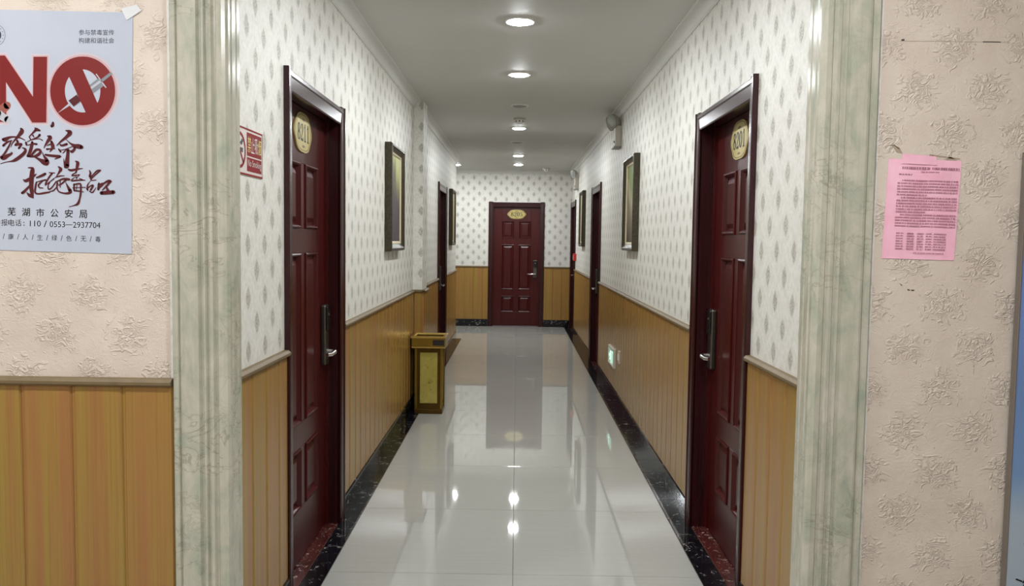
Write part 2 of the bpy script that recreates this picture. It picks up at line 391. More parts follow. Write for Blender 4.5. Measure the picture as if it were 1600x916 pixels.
# wall-mounted things: u to the viewer's right, w out of the wall, v up  ->  local (-u, w, v)
def ub(u0, u1, w0, w1, v0, v1, bev=0.0, seg=1): return gbox(-u1, -u0, w0, w1, v0, v1, bev, seg)
def flat(polys, w, mp=None, thick=0.0):
    """flat print: list of 2D polygons (u, v) -> geom at height w"""
    V, F = [], []
    for poly in polys:
        pts = [mp(p) if mp else p for p in poly]
        if len(pts) > 4:
            tri = geometry.tessellate_polygon([[Vector((p[0], p[1], 0)) for p in pts]])
            b = len(V); V += [Vector((-p[0], w, p[1])) for p in pts]; F += [[b + i for i in t] for t in tri]
        else:
            b = len(V); V += [Vector((-p[0], w, p[1])) for p in pts]; F.append([b + i for i in range(len(pts))])
    return V, F
def ribbon(pts):
    """brush stroke: (x, y, width) -> list of quads plus round ends, dense Catmull-Rom"""
    P = []
    n = len(pts)
    for i in range(n - 1):
        p0, p1, p2, p3 = pts[max(i - 1, 0)], pts[i], pts[i + 1], pts[min(i + 2, n - 1)]
        for k in range(5):
            t = k / 5
            P.append([0.5 * (2 * p1[j] + (p2[j] - p0[j]) * t + (2 * p0[j] - 5 * p1[j] + 4 * p2[j] - p3[j]) * t * t + (3 * p1[j] - p0[j] - 3 * p2[j] + p3[j]) * t ** 3) for j in range(3)])
    P.append(list(pts[-1]))
    L, Rr = [], []
    for i, p in enumerate(P):
        a, b = P[max(i - 1, 0)], P[min(i + 1, len(P) - 1)]
        dx, dy = b[0] - a[0], b[1] - a[1]; l = math.hypot(dx, dy) or 1
        h = max(p[2], 1) / 2; L.append((p[0] - dy / l * h, p[1] + dx / l * h)); Rr.append((p[0] + dy / l * h, p[1] - dx / l * h))
    quads = [[L[i], L[i + 1], Rr[i + 1], Rr[i]] for i in range(len(P) - 1)]
    for p in (P[0], P[-1]):
        r = max(p[2], 1) * 0.46; quads.append([(p[0] + r * math.cos(a * math.pi / 4), p[1] + r * math.sin(a * math.pi / 4)) for a in range(8)])
    return quads
def text_geom(body, bold=0.0):
    """outline text as 2D mesh (verts, faces) with its bounding box"""
    c = bpy.data.curves.new('lettering', 'FONT'); c.body = body; c.size = 1.0; c.resolution_u = 3; c.offset = bold
    o = bpy.data.objects.new('lettering', c); COL.objects.link(o)
    bpy.context.view_layer.update()
    ev = o.evaluated_get(bpy.context.evaluated_depsgraph_get()); me = ev.to_mesh()
    V = [(v.co.x, v.co.y) for v in me.vertices]; F = [list(p.vertices) for p in me.polygons]
    ev.to_mesh_clear(); bpy.data.objects.remove(o); bpy.data.curves.remove(c)
    return V, F
def lettering(body, box, w, mp=None, bold=0.0, shear=0.0):
    """body fitted into box (x0, x1, ybottom, ytop) of print coordinates, then mapped to (u, v)"""
    V, F = text_geom(body, bold)
    xs = [v[0] for v in V]; ys = [v[1] for v in V]
    x0, x1, y0, y1 = box; sx = (x1 - x0) / (max(xs) - min(xs)); sy = (y1 - y0) / (max(ys) - min(ys))
    out = []
    for x, y in V:
        a = x0 + (x - min(xs)) * sx; b = y0 + (y - min(ys)) * sy + shear * (a - x0)
        if mp: a, b = mp((a, b))
        out.append(Vector((-a, w, b)))
    return out, F
def ellipse(cx, cy, rx, ry, n=48): return [(cx + rx * math.cos(2 * math.pi * i / n), cy + ry * math.sin(2 * math.pi * i / n)) for i in range(n)]
def ring(cx, cy, rx, ry, ix, iy, n=48):
    o, i = ellipse(cx, cy, rx, ry, n), ellipse(cx, cy, ix, iy, n)
    return [[o[k], o[(k + 1) % n], i[(k + 1) % n], i[k]] for k in range(n)]
def offset_poly(poly, d):
    """mitred outward offset of a simple polygon"""
    n = len(poly); area = sum(poly[i][0] * poly[(i + 1) % n][1] - poly[(i + 1) % n][0] * poly[i][1] for i in range(n)); s = 1 if area > 0 else -1
    out = []
    for i in range(n):
        a, b, c = poly[i - 1], poly[i], poly[(i + 1) % n]
        def nrm(p, q): dx, dy = q[0] - p[0], q[1] - p[1]; l = math.hypot(dx, dy) or 1; return (dy / l * s, -dx / l * s)
        n1, n2 = nrm(a, b), nrm(b, c); k = 1 + n1[0] * n2[0] + n1[1] * n2[1]; k = max(k, 0.5)
        out.append((b[0] + (n1[0] + n2[0]) * d / k, b[1] + (n1[1] + n2[1]) * d / k))
    return out

# ================================================================== SETTING
def wall_poly(u0, u1, z1, openings):
    pts = [(u0, 0.0)]
    for a, b, h in openings: pts += [(a, 0.0), (a, h), (b, h), (b, 0.0)]
    return pts + [(u1, 0.0), (u1, z1), (u0, z1)]
OPEN_H = 1.975
DL1, DL2 = (3.05, 4.05), (8.95, 9.95)
DR1, DR2, DR3 = (3.09, 4.09), (8.70, 9.71), (12.43, 13.43)
DE = (-0.462, 0.442)
CW = 0.048                     # how far the opening lies inside the casing's outer edge
ins = lambda d: (d[0] + CW, d[1] - CW, OPEN_H)
wl = part('wall_left', gextrude(wall_poly(YF, YLE, ZC + .02, [ins(DL1), ins(DL2)]), lambda p, q, t: (t, p, q), XL - WT, XL), 'wp_y')
tag(wl, 'corridor left wall with cream leaf wallpaper and wood plank dado', 'wall', kind='structure')
wr = part('wall_right', gextrude(wall_poly(YF, YE + WT, ZC + .02, [ins(DR1), ins(DR2), ins(DR3)]), lambda p, q, t: (t, p, q), XR, XR + WT), 'wp_y')
tag(wr, 'corridor right wall with cream leaf wallpaper and wood plank dado', 'wall', kind='structure')
we = part('wall_end', gextrude(wall_poly(-3.0, XR, ZC + .02, [ins(DE)]), lambda p, q, t: (p, t, q), YE, YE + WT), 'wp_x')
tag(we, 'far end wall of the corridor with leaf wallpaper and wood dado', 'wall', kind='structure')
wfl = part('wall_front_left', gbox(-3.2, XL - WT, YF, YF + WT, 0, ZH), 'damask')
tag(wfl, 'pinkish damask papered wall left of the corridor opening', 'wall', kind='structure')
wfr = part('wall_front_right', gbox(XR + WT, 3.2, YF, YF + WT, 0, ZH), 'damask')
tag(wfr, 'pinkish damask papered wall right of the corridor opening', 'wall', kind='structure')
tag(part('wall_front_header', gbox(XL - WT, XR + WT, YF, YF + WT, ZC + .02, ZH), 'damask'), 'wall above the corridor opening', 'wall', kind='structure')
tag(part('wall_side_return', gbox(-3.0, XL - WT, YLE - WT, YLE, 0, ZC + .02), 'wp_x'), 'near wall of the side corridor at the far end', 'wall', kind='structure')
tag(part('wall_side_end', gbox(-3.15, -3.0, YLE - WT, YE + WT, 0, ZC + .02), 'wp_y'), 'end wall of the side corridor', 'wall', kind='structure')
tag(part('wall_hall_left', gbox(-3.35, -3.2, -3.0, YF + WT, 0, ZH), 'damask'), 'left wall of the entrance hall', 'wall', kind='structure')
tag(part('wall_hall_right', gbox(3.2, 3.35, -3.0, YF + WT, 0, ZH), 'damask'), 'right wall of the entrance hall', 'wall', kind='structure')
tag(part('wall_hall_back', gbox(-3.35, 3.35, -3.15, -3.0, 0, ZH), 'damask'), 'back wall of the entrance hall', 'wall', kind='structure')
tag(part('ceiling', gbox(-3.15, XR + WT, YF + WT, YE + WT, ZC, ZC + .1), 'ceil'), 'plain off-white ceiling of the corridor', 'ceiling', kind='structure')
tag(part('ceiling_hall', gbox(-3.35, 3.35, -3.15, YF + WT, ZH, ZH + .1), 'ceil'), 'plain off-white ceiling of the entrance hall', 'ceiling', kind='structure')
tag(part('ceiling_threshold', gbox(XL, XR, YF, YF + WT, ZC, ZC + .02), 'ceil'), 'soffit of the corridor opening', 'ceiling', kind='structure')

# floor: slab, polished tiles, black marble border strips
fl = part('floor', gbox(-3.35, 3.35, -3.15, YE + WT, -0.12, -0.006), 'grout')
tag(fl, 'polished cream tiled floor of corridor and hall with black marble border', 'floor', kind='structure')
tcache = {}
def tile(x0, x1, y0, y1, mat='tile', name='floor_tile', z1=0.0):
    g = 0.0016; k = (round(x1 - x0, 3), round(y1 - y0, 3), mat)
    c = ((x0 + x1) / 2, (y0 + y1) / 2, 0)
    if k not in tcache:
        a, b = (x1 - x0) / 2 - g, (y1 - y0) / 2 - g
        tcache[k] = part(name, gbox(-a, a, -b, b, -0.006, z1, 0.0008), mat, fl, loc=c)
    else: inst(tcache[k], fl, c)
ys = [TILE0 + TILE * k for k in range(-7, 13)]
ys = [y for y in ys if y < YE - 0.05] + [YE]
for j in range(len(ys) - 1):
    y0, y1 = ys[j], ys[j + 1]
    if y1 <= YF:
        for i in range(-4, 4): tile(i * 0.8, (i + 1) * 0.8, y0, y1)
    elif y0 < YF:
        for i in range(-4, 4): tile(i * 0.8, (i + 1) * 0.8, y0, YF - .03)
        tile(BL, 0.002, YF - .03, y1); tile(0.002, BR, YF - .03, y1)
    else:
        tile(BL, 0.002, y0, y1); tile(0.002, BR, y0, y1)
        if y0 >= YLE:
            for i in range(3): tile(BL - 0.8 * (i + 1), BL - 0.8 * i, y0, y1)
ysb = [y + 0.21 for y in ys if y > 2.0][:-1]
ysb = [YF - .03] + [y for y in ysb if y < YE - .15] + [YE]
for j in range(len(ysb) - 1):
    tile(BR, XR, ysb[j], ysb[j + 1], 'black', 'border_strip')
    a, b = ysb[j], min(ysb[j + 1], YLE + 0.085)
    if b > a: tile(XL, BL, a, b, 'black', 'border_strip')
for i in range(3): tile(XL - 0.72 * (i + 1), XL - 0.72 * i, YLE, YLE + 0.085, 'black', 'border_strip')

# skirting, planks and dado rail along each run of wall
PT = 0.012
pk = None
def plank(parent, c, rot, wid):
    global pk
    if pk is None:
        h = (ZW - ZB) / 2; w = 0.149 / 2
        prof = [(-w, 0), (-w, PT - .005), (-w + .004, PT - .001), (-w + .010, PT), (w - .012, PT), (w - .009, PT - .0035), (w - .005, PT - .0035), (w, PT - .006), (w, 0)]
        pk = part('plank', gextrude(prof, lambda p, q, t: (p, q, t), -h, h), 'plank', parent, loc=c); o = pk
    else: o = inst(pk, parent, c)
    o.rotation_euler = (0, 0, rot); o.scale = (wid / 0.149, 1, 1); return o
def dado(parent, base, side, plane, a, b, first='a', capend=(0.0, 0.0)):
    """planks, rail and skirting on a wall plane from a to b; side says which way the wall faces"""
    n = int(math.ceil((b - a) / 0.149 - 0.12)); zc = (ZW + ZB) / 2; ws = [0.149] * (n - 1) + [(b - a) - 0.149 * (n - 1)]
    s = a if first == 'a' else b
    for w in ws:
        m = s + w / 2 if first == 'a' else s - w / 2; s = s + w if first == 'a' else s - w
        if side == 'L': plank(parent, (plane, m, zc), -math.pi / 2, w)
        elif side == 'R': plank(parent, (plane, m, zc), math.pi / 2, w)
        else: plank(parent, (m, plane, zc), math.pi, w)
    prof = [(0, ZW), (PT + .010, ZW), (PT + .013, ZW + .004), (PT + .013, ZW + .012), (PT + .004, ZW + .021), (0, ZW + .022)]
    a2, b2 = a - capend[0], b + capend[1]
    sk = [(0, 0), (PT + .006, 0), (PT + .006, ZB - .006), (PT + .001, ZB), (0, ZB)]
    for nm, pf, mt, par, x0, x1 in (('dado_rail', prof, 'cap', parent, a2, b2), ('skirting_strip', sk, 'black', base, a, b)):
        if side == 'L': g = gextrude(pf, lambda p, q, t: (plane + p, t, q), x0, x1)
        elif side == 'R': g = gextrude(pf, lambda p, q, t: (plane - p, t, q), x0, x1)
        else: g = gextrude(pf, lambda p, q, t: (t, plane - p, q), x0, x1)
        part(nm, g, mt, par)
def base(name, label): return thing(name, label, 'baseboard', (0, 0, 0), kind='structure')
bl = base('baseboard_left', 'black marble skirting along the corridor left wall')
br = base('baseboard_right', 'black marble skirting along the corridor right wall')
be = base('baseboard_end', 'black marble skirting along the far end wall')
bfl = base('baseboard_front_left', 'black marble skirting on the front wall left of the opening')
PY0, PY1, PX = 6.846, 7.15, -0.778
pier = part('pier', gbox(XL, PX, PY0, PY1, 0, ZC), 'wp_x', wl)
pier.data.materials.append(M['wp_y'])
for p in pier.data.polygons:
    if abs(p.normal.x) > 0.5: p.material_index = 1
dado(wl, bl, 'L', XL, 2.490, DL1[0]); dado(wl, bl, 'L', XL, DL1[1], PY0 - PT)
dado(wl, bl, 'E', PY0, XL + PT, PX, 'b', (0, PT + .013)); dado(wl, bl, 'L', PX, PY0 - PT, PY1, 'a', (.013, 0))
dado(wl, bl, 'L', XL, PY1, DL2[0]); dado(wl, bl, 'L', XL, DL2[1], YLE)
dado(wr, br, 'R', XR, 2.490, DR1[0]); dado(wr, br, 'R', XR, DR1[1], DR2[0]); dado(wr, br, 'R', XR, DR2[1], DR3[0])
dado(we, be, 'E', YE, -1.6, DE[0]); dado(we, be, 'E', YE, DE[1], XR - PT)
dado(wfl, bfl, 'E', YF, -2.2, -1.000, 'b')

# crown moulding
def crown_profile():
    return [(0, -.062), (.007, -.062), (.009, -.056), (.012, -.054)] + [(.075 - .063 * math.cos(a) , -.009 - .045 * (1 - math.sin(a))) for a in [math.pi / 2 * k / 6 for k in range(7)]] + [(.082, -.007), (.082, 0), (0, 0)]
cp = [(p * .72, q * .95) for p, q in crown_profile()]
tag(part('trim_1', gextrude(cp, lambda p, q, t: (XL + p, t, ZC + q), YF + .15, YLE), 'crown'), 'white plaster crown moulding along the corridor left wall', 'moulding', kind='structure')
tag(part('trim_2', gextrude(cp, lambda p, q, t: (XR - p, t, ZC + q), YF + .15, YE), 'crown'), 'white plaster crown moulding along the corridor right wall', 'moulding', kind='structure')
tag(part('trim_3', gextrude(cp, lambda p, q, t: (t, YE - p, ZC + q), -3.0, XR), 'crown'), 'white plaster crown moulding above the far end wall', 'moulding', kind='structure')

# moulded marble-look casings of the corridor opening (profile extruded upwards)
CAS = [(-.995, 2.400), (-.995, 2.384), (-.991, 2.378), (-.978, 2.378), (-.974, 2.383), (-.968, 2.375), (-.962, 2.373), (-.916, 2.373), (-.911, 2.381), (-.905, 2.381),
       (-.901, 2.373), (-.895, 2.373), (-.891, 2.380), (-.886, 2.380), (-.882, 2.372), (-.872, 2.370), (-.867, 2.378), (-.862, 2.378), (-.857, 2.371), (-.842, 2.369), (-.832, 2.373), (-.826, 2.381),
       (-.826, 2.396), (-.831, 2.401), (-.831, 2.406), (-.826, 2.411), (-.826, 2.440), (-.831, 2.445), (-.831, 2.451), (-.827, 2.456), (-.827, 2.478), (-.832, 2.484), (-.846, 2.489), (-.858, 2.489), (-.858, 2.400)]
c1 = part('trim_4', gextrude(CAS, lambda p, q, t: (p, q, t), 0, ZC), 'casing')
tag(c1, 'grooved pale green marble casing left of the corridor opening', 'casing', kind='structure')
c2 = part('trim_5', gextrude([(-p + (XR + XL), q) for p, q in CAS], lambda p, q, t: (p, q, t), 0, ZC), 'casing')
tag(c2, 'grooved pale green marble casing right of the corridor opening', 'casing', kind='structure')

# ------------------------------------------------------------------ doors
DIGIT = {
 '0': [[(.30, .96, .07), (.12, .80, .15), (.08, .5, .17), (.12, .2, .15), (.30, .04, .07), (.48, .2, .15), (.52, .5, .17), (.48, .8, .15), (.30, .96, .07)]],
 '1': [[(.30, .97, .15), (.30, .5, .15), (.30, .04, .15)], [(.12, .80, .05), (.24, .86, .08), (.30, .95, .1)], [(.12, .03, .06), (.30, .03, .06), (.48, .03, .06)]],
 '2': [[(.10, .72, .14), (.14, .88, .1), (.30, .96, .08), (.46, .86, .15), (.46, .68, .16), (.32, .42, .10), (.12, .12, .08)], [(.10, .08, .13), (.30, .07, .15), (.48, .07, .15), (.53, .22, .05)]],
 '5': [[(.48, .93, .13), (.32, .92, .12), (.17, .93, .06)], [(.16, .93, .06), (.14, .72, .06), (.13, .54, .07)], [(.13, .54, .06), (.28, .62, .08), (.46, .50, .15), (.50, .30, .17), (.40, .10, .12), (.24, .04, .08), (.10, .16, .14)]],
 '8': [[(.30, .96, .07), (.15, .86, .13), (.15, .66, .13), (.30, .53, .09), (.45, .66, .13), (.45, .86, .13), (.30, .96, .07)], [(.30, .53, .08), (.11, .40, .15), (.11, .16, .15), (.30, .04, .07), (.49, .16, .15), (.49, .40, .15), (.30, .53, .08)]]}
def number_plate(root, num, cu, cv, w, wid, hei):
    n = 72; pts = []
    for i in range(n):
        a = 2 * math.pi * i / n; c, s = math.cos(a), math.sin(a)
        r = 1 / (abs(c) ** 2.3 + abs(s) ** 2.3) ** (1 / 2.3)
        r *= 1 + .045 * math.cos(6 * a) + (.07 * max(0, abs(s) - .9) / .1)
        pts.append((r * c, r * s))
    P = lambda k: [(cu + x * wid / 2 * k, cv + y * hei / 2 * k) for x, y in pts]
    pl = part('number_plate', gextrude(P(1.0), lambda p, q, t: (-p, t, q), w, w + .006), 'gold', root)
    rim = []
    a_, b_ = P(.93), P(.88)
    for i in range(n): rim.append([a_[i], a_[(i + 1) % n], b_[(i + 1) % n], b_[i]])
    part('plate_rim', flat(rim, w + .0064), 'golddk', pl)
    q = []
    dh = min(hei * .5, wid * .27); dw = dh * .6
    for k, ch in enumerate(num):
        ox = cu + (k - 2) * dw * 1.12 + dw * .06; oy = cv - dh * .5
        for st in DIGIT[ch]:
            q += ribbon([(ox + x * dh, oy + y * dh, t * dh) for x, y, t in st])
    # ribbon works in metres here, so keep its minimum width out of the way
    part('number', flat(q, w + .0068), 'ink', pl)
    part('flourish', flat([ellipse(cu, cv + hei * .33, wid * .09, hei * .035, 12), ellipse(cu, cv - hei * .36, wid * .09, hei * .035, 12)], w + .0066), 'golddk', pl)

def make_door(name, label, wall, plane, a, b, lock, num=None, recess=0.062, plate=(0.27, 0.16, 1.845)):
    """door in a wall: outer casing edges at a and b along the wall, the leaf set back by recess"""
    mid = (a + b) / 2; hw = (b - a) / 2
    loc = {'L': (plane, mid, 0), 'R': (plane, mid, 0), 'E': (mid, plane, 0)}[wall]
    r = thing(name, label, 'door', loc, wall, kind='structure')
    cw = 0.070; top = 2.025
    # casing posts stand a little higher and prouder than the head
    for s in (-1, 1):
        prof = [(hw, 0), (hw, .017), (hw - .004, .021), (hw - .014, .021), (hw - .019, .017), (hw - .058, .015), (hw - cw, .011), (hw - cw, 0)]
        part('casing_post', gextrude([(s * p, q) for p, q in prof], lambda p, q, t: (-p, q, t), 0, top), 'doorframe', r)
    hp = [(0, top - .008), (.014, top - .008), (.017, top - .013), (.017, top - .026), (.014, top - .032), (.012, top - .078), (.009, top - .084), (0, top - .084)]
    part('casing_head', gextrude(hp, lambda p, q, t: (t, p, q), -hw + .022, hw - .022), 'doorframe', r)
    ow = hw - CW
    for s in (-1, 1): part('jamb', ub(min(s * ow, s * (ow - .022)), max(s * ow, s * (ow - .022)), -recess - .05, 0.004, 0, OPEN_H), 'doorframe', r)
    part('head_jamb', ub(-ow + .022, ow - .022, -recess - .05, .004, OPEN_H - .022, OPEN_H), 'doorframe', r)
    lw = ow - .022; lt = OPEN_H - .022
    for s in (-1, 1): part('door_stop', ub(min(s * lw, s * (lw - .012)), max(s * lw, s * (lw - .012)), -recess, -recess + .014, 0.004, lt), 'door', r)
    part('threshold', ub(-lw, lw, -recess - .05, 0.0, -.004, .003, .001), 'redm', r)
    # leaf: back sheet with stiles and rails proud of it, raised panels in the fields
    leaf = part('leaf', ub(-lw + .002, lw - .002, -recess - .045, -recess - .012, .008, lt - .002), 'door', r)
    pw, gap = 0.192 * (hw / .452), 0.085
    cols = [(-gap / 2 - pw, -gap / 2), (gap / 2, gap / 2 + pw)]
    rows = [(.234, .497), (.606, 1.334), (1.44, 1.716)]
    f0, f1 = -recess - .014, -recess
    us = [-lw + .002, cols[0][0], cols[0][1], cols[1][0], cols[1][1], lw - .002]; vs = [.008, *[z for q in rows for z in q], lt - .002]
    for i in (0, 4): part('stile', ub(us[i], us[i + 1], f0, f1, vs[0], vs[-1], .0015), 'door', leaf)
    for j in (0, 2, 4, 6): part('rail', ub(us[1], us[4], f0, f1, vs[j], vs[j + 1], .0015), 'door', leaf)
    for j in (1, 3, 5): part('muntin', ub(us[2], us[3], f0, f1, vs[j], vs[j + 1], .0015), 'door', leaf)
    for c in cols:
        for z in rows:
            g = gframe(-c[1], -c[0], z[0], z[1], [(0, f1 - .002), (0, f1 + .005), (.006, f1 + .008), (.012, f1 + .004), (.020, f0 + .003), (.020, f0)])
            part('panel_moulding', g, 'door', leaf)
            u0, u1, v0, v1 = c[0] + .024, c[1] - .024, z[0] + .024, z[1] - .024; e = .024
            V = [Vector(p) for p in ((-u0, f0, v0), (-u1, f0, v0), (-u1, f0, v1), (-u0, f0, v1), (-u0 - e, f1 - .003, v0 + e), (-u1 + e, f1 - .003, v0 + e), (-u1 + e, f1 - .003, v1 - e), (-u0 - e, f1 - .003, v1 - e))]
            part('raised_panel', (V, [[0, 1, 5, 4], [1, 2, 6, 5], [2, 3, 7, 6], [3, 0, 4, 7], [4, 5, 6, 7]]), 'door', leaf)
    # card lock with lever
    lu = lock * (lw - .070); w0 = f1
    lk = part('card_lock', ub(lu - .034, lu + .034, w0, w0 + .026, .80, 1.085, .008, 2), 'lockgrey', r)
    part('card_reader', ub(lu - .030, lu + .030, w0 + .024, w0 + .034, .965, 1.078, .006, 2), 'lockblack', lk)
    part('indicator', ub(lu - .006, lu + .006, w0 + .033, w0 + .036, 1.035, 1.045), 'chrome', lk)
    part('lever', gmerge(gcyl((-lu, w0 + .02, .862), (-lu, w0 + .062, .862), .011), gtube([(-lu + lock * 0, w0 + .058, .862), (-(lu - lock * .03), w0 + .064, .862), (-(lu - lock * .08), w0 + .060, .858), (-(lu - lock * .122), w0 + .052, .862)], [.0115, .0115, .010, .008])), 'chrome', lk, True)
    for hz in (.25, 1.0, 1.75): part('hinge', gcyl((lock * (lw - .002), f1 + .004, hz - .05), (lock * (lw - .002), f1 + .004, hz + .05), .006, n=8), 'lockgrey', r)
    if num: number_plate(r, num, 0.0, plate[2], f1, plate[0], plate[1])
    return r
# ribbon() keeps strokes at least one unit wide for print coordinates; plate digits are in metres
_rib = ribbon
def ribbon(pts):
    if max(p[2] for p in pts) < 0.5:
        return [[(x / 1000, y / 1000) for x, y in q] for q in _rib([(p[0] * 1000, p[1] * 1000, p[2] * 1000) for p in pts])]
    return _rib(pts)
make_door('door_1', 'dark red six-panel door numbered 8211 near the left casing', 'L', XL, *DL1, 1, '8211')
make_door('door_2', 'dark red six-panel door numbered 8201 near the right casing', 'R', XR, *DR1, -1, '8201', 0.072)
make_door('door_3', 'dark red six-panel door numbered 8205 in the far end wall', 'E', YE, *DE, 1, '8205', 0.045, (0.29, 0.145, 1.828))
make_door('door_4', 'narrow view of a dark red door beyond the gold trash can', 'L', XL, *DL2, 1)
make_door('door_5', 'narrow view of a dark red door beyond the exit sign', 'R', XR, *DR2, -1)
make_door('door_6', 'dark red door on the right wall in the far corner beside the red alarm', 'R', XR, *DR3, -1)

# ================================================================== THINGS
# ------------------------------------------------------------------ ceiling downlights
def downlight(label, loc, lit=True, mat='lamp', r=0.062):
    t = thing('downlight', label, 'downlight', loc, group='ceiling downlights')
    part('trim_ring', glathe([(r + .016, 0), (r + .016, -.004), (r + .010, -.008), (r, -.006), (r - .001, 0)], (0, 0, 0), (0, 0, 1), 32), 'white', t, True)
    part('diffuser', glathe([(r - .001, 0.0), (r - .002, -.0055), (r * .93, -.009), (r * .76, -.012), (r * .45, -.014), (.002, -.015)], (0, 0, 0), (0, 0, 1), 32), mat if lit else 'grey', t, True)
    return t
zl = ZC
downlight('lit round ceiling downlight nearest the camera, largest in view', (0.0, 4.345, zl))
downlight('second lit round ceiling downlight from the camera', (0.0, 5.71, zl))
downlight('unlit round ceiling downlight just in front of the smoke detector', (0.006, 7.02, zl), False)
downlight('lit round ceiling downlight just beyond the smoke detector', (0.004, 8.40, zl))
downlight('unlit round ceiling downlight between two lit ones towards the far end', (-0.014, 9.59, zl), False)
downlight('second last lit ceiling downlight in front of the far end wall', (0.003, 11.09, zl))
downlight('last lit ceiling downlight, closest to the far end wall', (0.005, 12.38, zl))
downlight('small lit downlight at the corner of the side corridor', (-0.93, 12.52, zl))
downlight('downlight just inside the corridor opening above the frame', (0.0, 3.02, zl), True, 'lampdim')
for y, lb in ((1.35, 'front'), (-0.6, 'back')):
    for x, lc in ((-1.7, 'left'), (0.4, 'middle')):
        downlight('wide %s %s downlight in the entrance hall ceiling, outside the view' % (lb, lc), (x, y, ZH), True, 'lamphall', 0.09)

# ------------------------------------------------------------------ smoke detectors
def detector(label, loc, r):
    t = thing('smoke_detector', label, 'smoke detector', loc, group='ceiling smoke detectors')
    part('mounting_base', glathe([(r, 0), (r, -.012), (r * .95, -.018), (.01, -.018)], (0, 0, 0), (0, 0, 1)), 'plastic', t, True)
    part('sensor_head', glathe([(r * .85, -.018), (r * .8, -.030), (r * .55, -.046), (r * .3, -.052), (.004, -.053)], (0, 0, 0), (0, 0, 1)), 'white', t, True)
    for a in range(8):
        c, s = math.cos(a * math.pi / 4), math.sin(a * math.pi / 4)
        part('vent_slot', gcyl((c * r * .62, s * r * .62, -.030), (c * r * .80, s * r * .80, -.024), .009, n=8), 'blackp', t)
detector('white smoke detector between two downlights on the ceiling axis', (0.008, 7.74, ZC), 0.055)
detector('white smoke detector off to the right near the far end wall', (0.436, 12.98, ZC), 0.062)

# ------------------------------------------------------------------ emergency lamps on the right wall
def emergency(label, y, z):
    t = thing('emergency_light', label, 'emergency light', (XR, y, z), 'R', 'twin-head emergency lamps')
    part('body', ub(-.095, .095, 0, .055, -.09, .085, .008, 2), 'plastic', t, True)
    part('bottom_lip', ub(-.098, .098, 0, .064, -.102, -.088, .004), 'grey', t)
    part('test_button', gcyl((-.06, .054, -.05), (-.06, .061, -.05), .010), 'blackp', t)
    part('status_light', gcyl((-.02, .054, -.05), (-.02, .059, -.05), .006, n=10), 'red', t)
    for s in (-1, 1):
        ax = Vector((-s * .50, .85, -.28)).normalized(); c = Vector((-s * .075, .072, .125))
        h = part('lamp_head', glathe([(.018, -.045), (.040, -.040), (.060, -.012), (.062, .012), (.056, .016)], c, ax), 'plastic', t, True)
        part('bezel', glathe([(.062, .010), (.064, .018), (.058, .021), (.052, .018)], c, ax), 'grey', h, True)
        part('lens', glathe([(.054, .016), (.040, .024), (.004, .028)], c, ax), 'glass', h, True)
        part('stalk', gcyl((-s * .065, .03, .08), (-s * .072, .055, .11), .012, n=12), 'grey', t)
    return t
e1 = emergency('twin-head emergency lamp high on the right wall above the nearer painting', 7.25, 2.31)
part('cable', gtube([(0.20, .006, .16), (0.09, .006, .165), (0.07, .008, .15), (0.06, .01, .08)], .004, 6), 'grey', e1)
emergency('small twin-head emergency lamp on the right wall near the far corner', 12.12, 2.25)

# ------------------------------------------------------------------ framed paintings
def picture(label, wall, y0, y1, z0, z1, art):
    plane = XL if wall == 'L' else XR
    t = thing('framed_painting', label, 'painting', (plane, (y0 + y1) / 2, z0), wall, 'framed paintings in the corridor')
    w, h = (y1 - y0) / 2, z1 - z0
    part('frame', gframe(-w, w, 0, h, [(0, 0), (0, .040), (.006, .048), (.018, .048), (.026, .040), (.042, .030), (.050, .026), (.050, 0)]), 'frame', t)
    part('liner', gframe(-w + .048, w - .048, .048, h - .048, [(0, 0), (0, .027), (.010, .024), (.016, .018), (.016, 0)]), 'liner', t)
    part('canvas', gbox(-w + .06, w - .06, 0.004, .017, .06, h - .06), art, t)
    part('backing', gbox(-w + .02, w - .02, 0.0, .004, .02, h - .02), 'frame', t)
    return t
picture('dark framed forest painting on the left wall near door 8211', 'L', 5.37, 5.99, 1.32, 2.025, 'art1')
picture('dark framed valley painting on the right wall past door 8201', 'R', 6.02, 6.62, 1.335, 2.045, 'art2')
picture('dark framed painting far along the left wall beyond the second door', 'L', 10.42, 10.98, 1.33, 2.04, 'art3')
picture('dark framed painting far along the right wall beside the red alarm', 'R', 10.72, 11.26, 1.335, 2.06, 'art4')

# ------------------------------------------------------------------ fire alarm, exit sign, switch
t = thing('fire_alarm_button', 'small red fire alarm call box on the right wall by the far corner', 'fire alarm', (XR, 12.28, 1.115), 'R')
part('housing', ub(-.05, .05, 0, .045, 0, .105, .006, 2), 'red', t); part('push_plate', ub(-.03, .03, .044, .048, .025, .08), 'signwhite', t)
t = thing('exit_sign', 'glowing green running-man exit sign set low on the right wall planks', 'exit sign', (XR - PT, 7.335, 0.302), 'R')
part('housing', gframe(-.205, .205, 0, .165, [(0, 0), (0, .018), (.004, .022), (.014, .022), (.018, .017), (.018, 0)]), 'plastic', t)
pn = part('panel', ub(-.19, .19, .002, .016, .015, .150), 'exitg', t)
man = [[(-.03, .118, .024), (-.03, .117, .024)], [(-.035, .10, .022), (-.045, .075, .024), (-.05, .058, .02)], [(-.05, .06, .016), (-.025, .045, .014), (-.02, .022, .012)], [(-.05, .058, .016), (-.075, .045, .014), (-.105, .046, .011)], [(-.035, .10, .012), (-.005, .092, .011), (.012, .075, .010)], [(-.04, .098, .012), (-.075, .092, .011), (-.085, .070, .010)]]
q = []
for st in man: q += ribbon(st)
part('running_man', flat(q, .0168), 'exitw', pn)
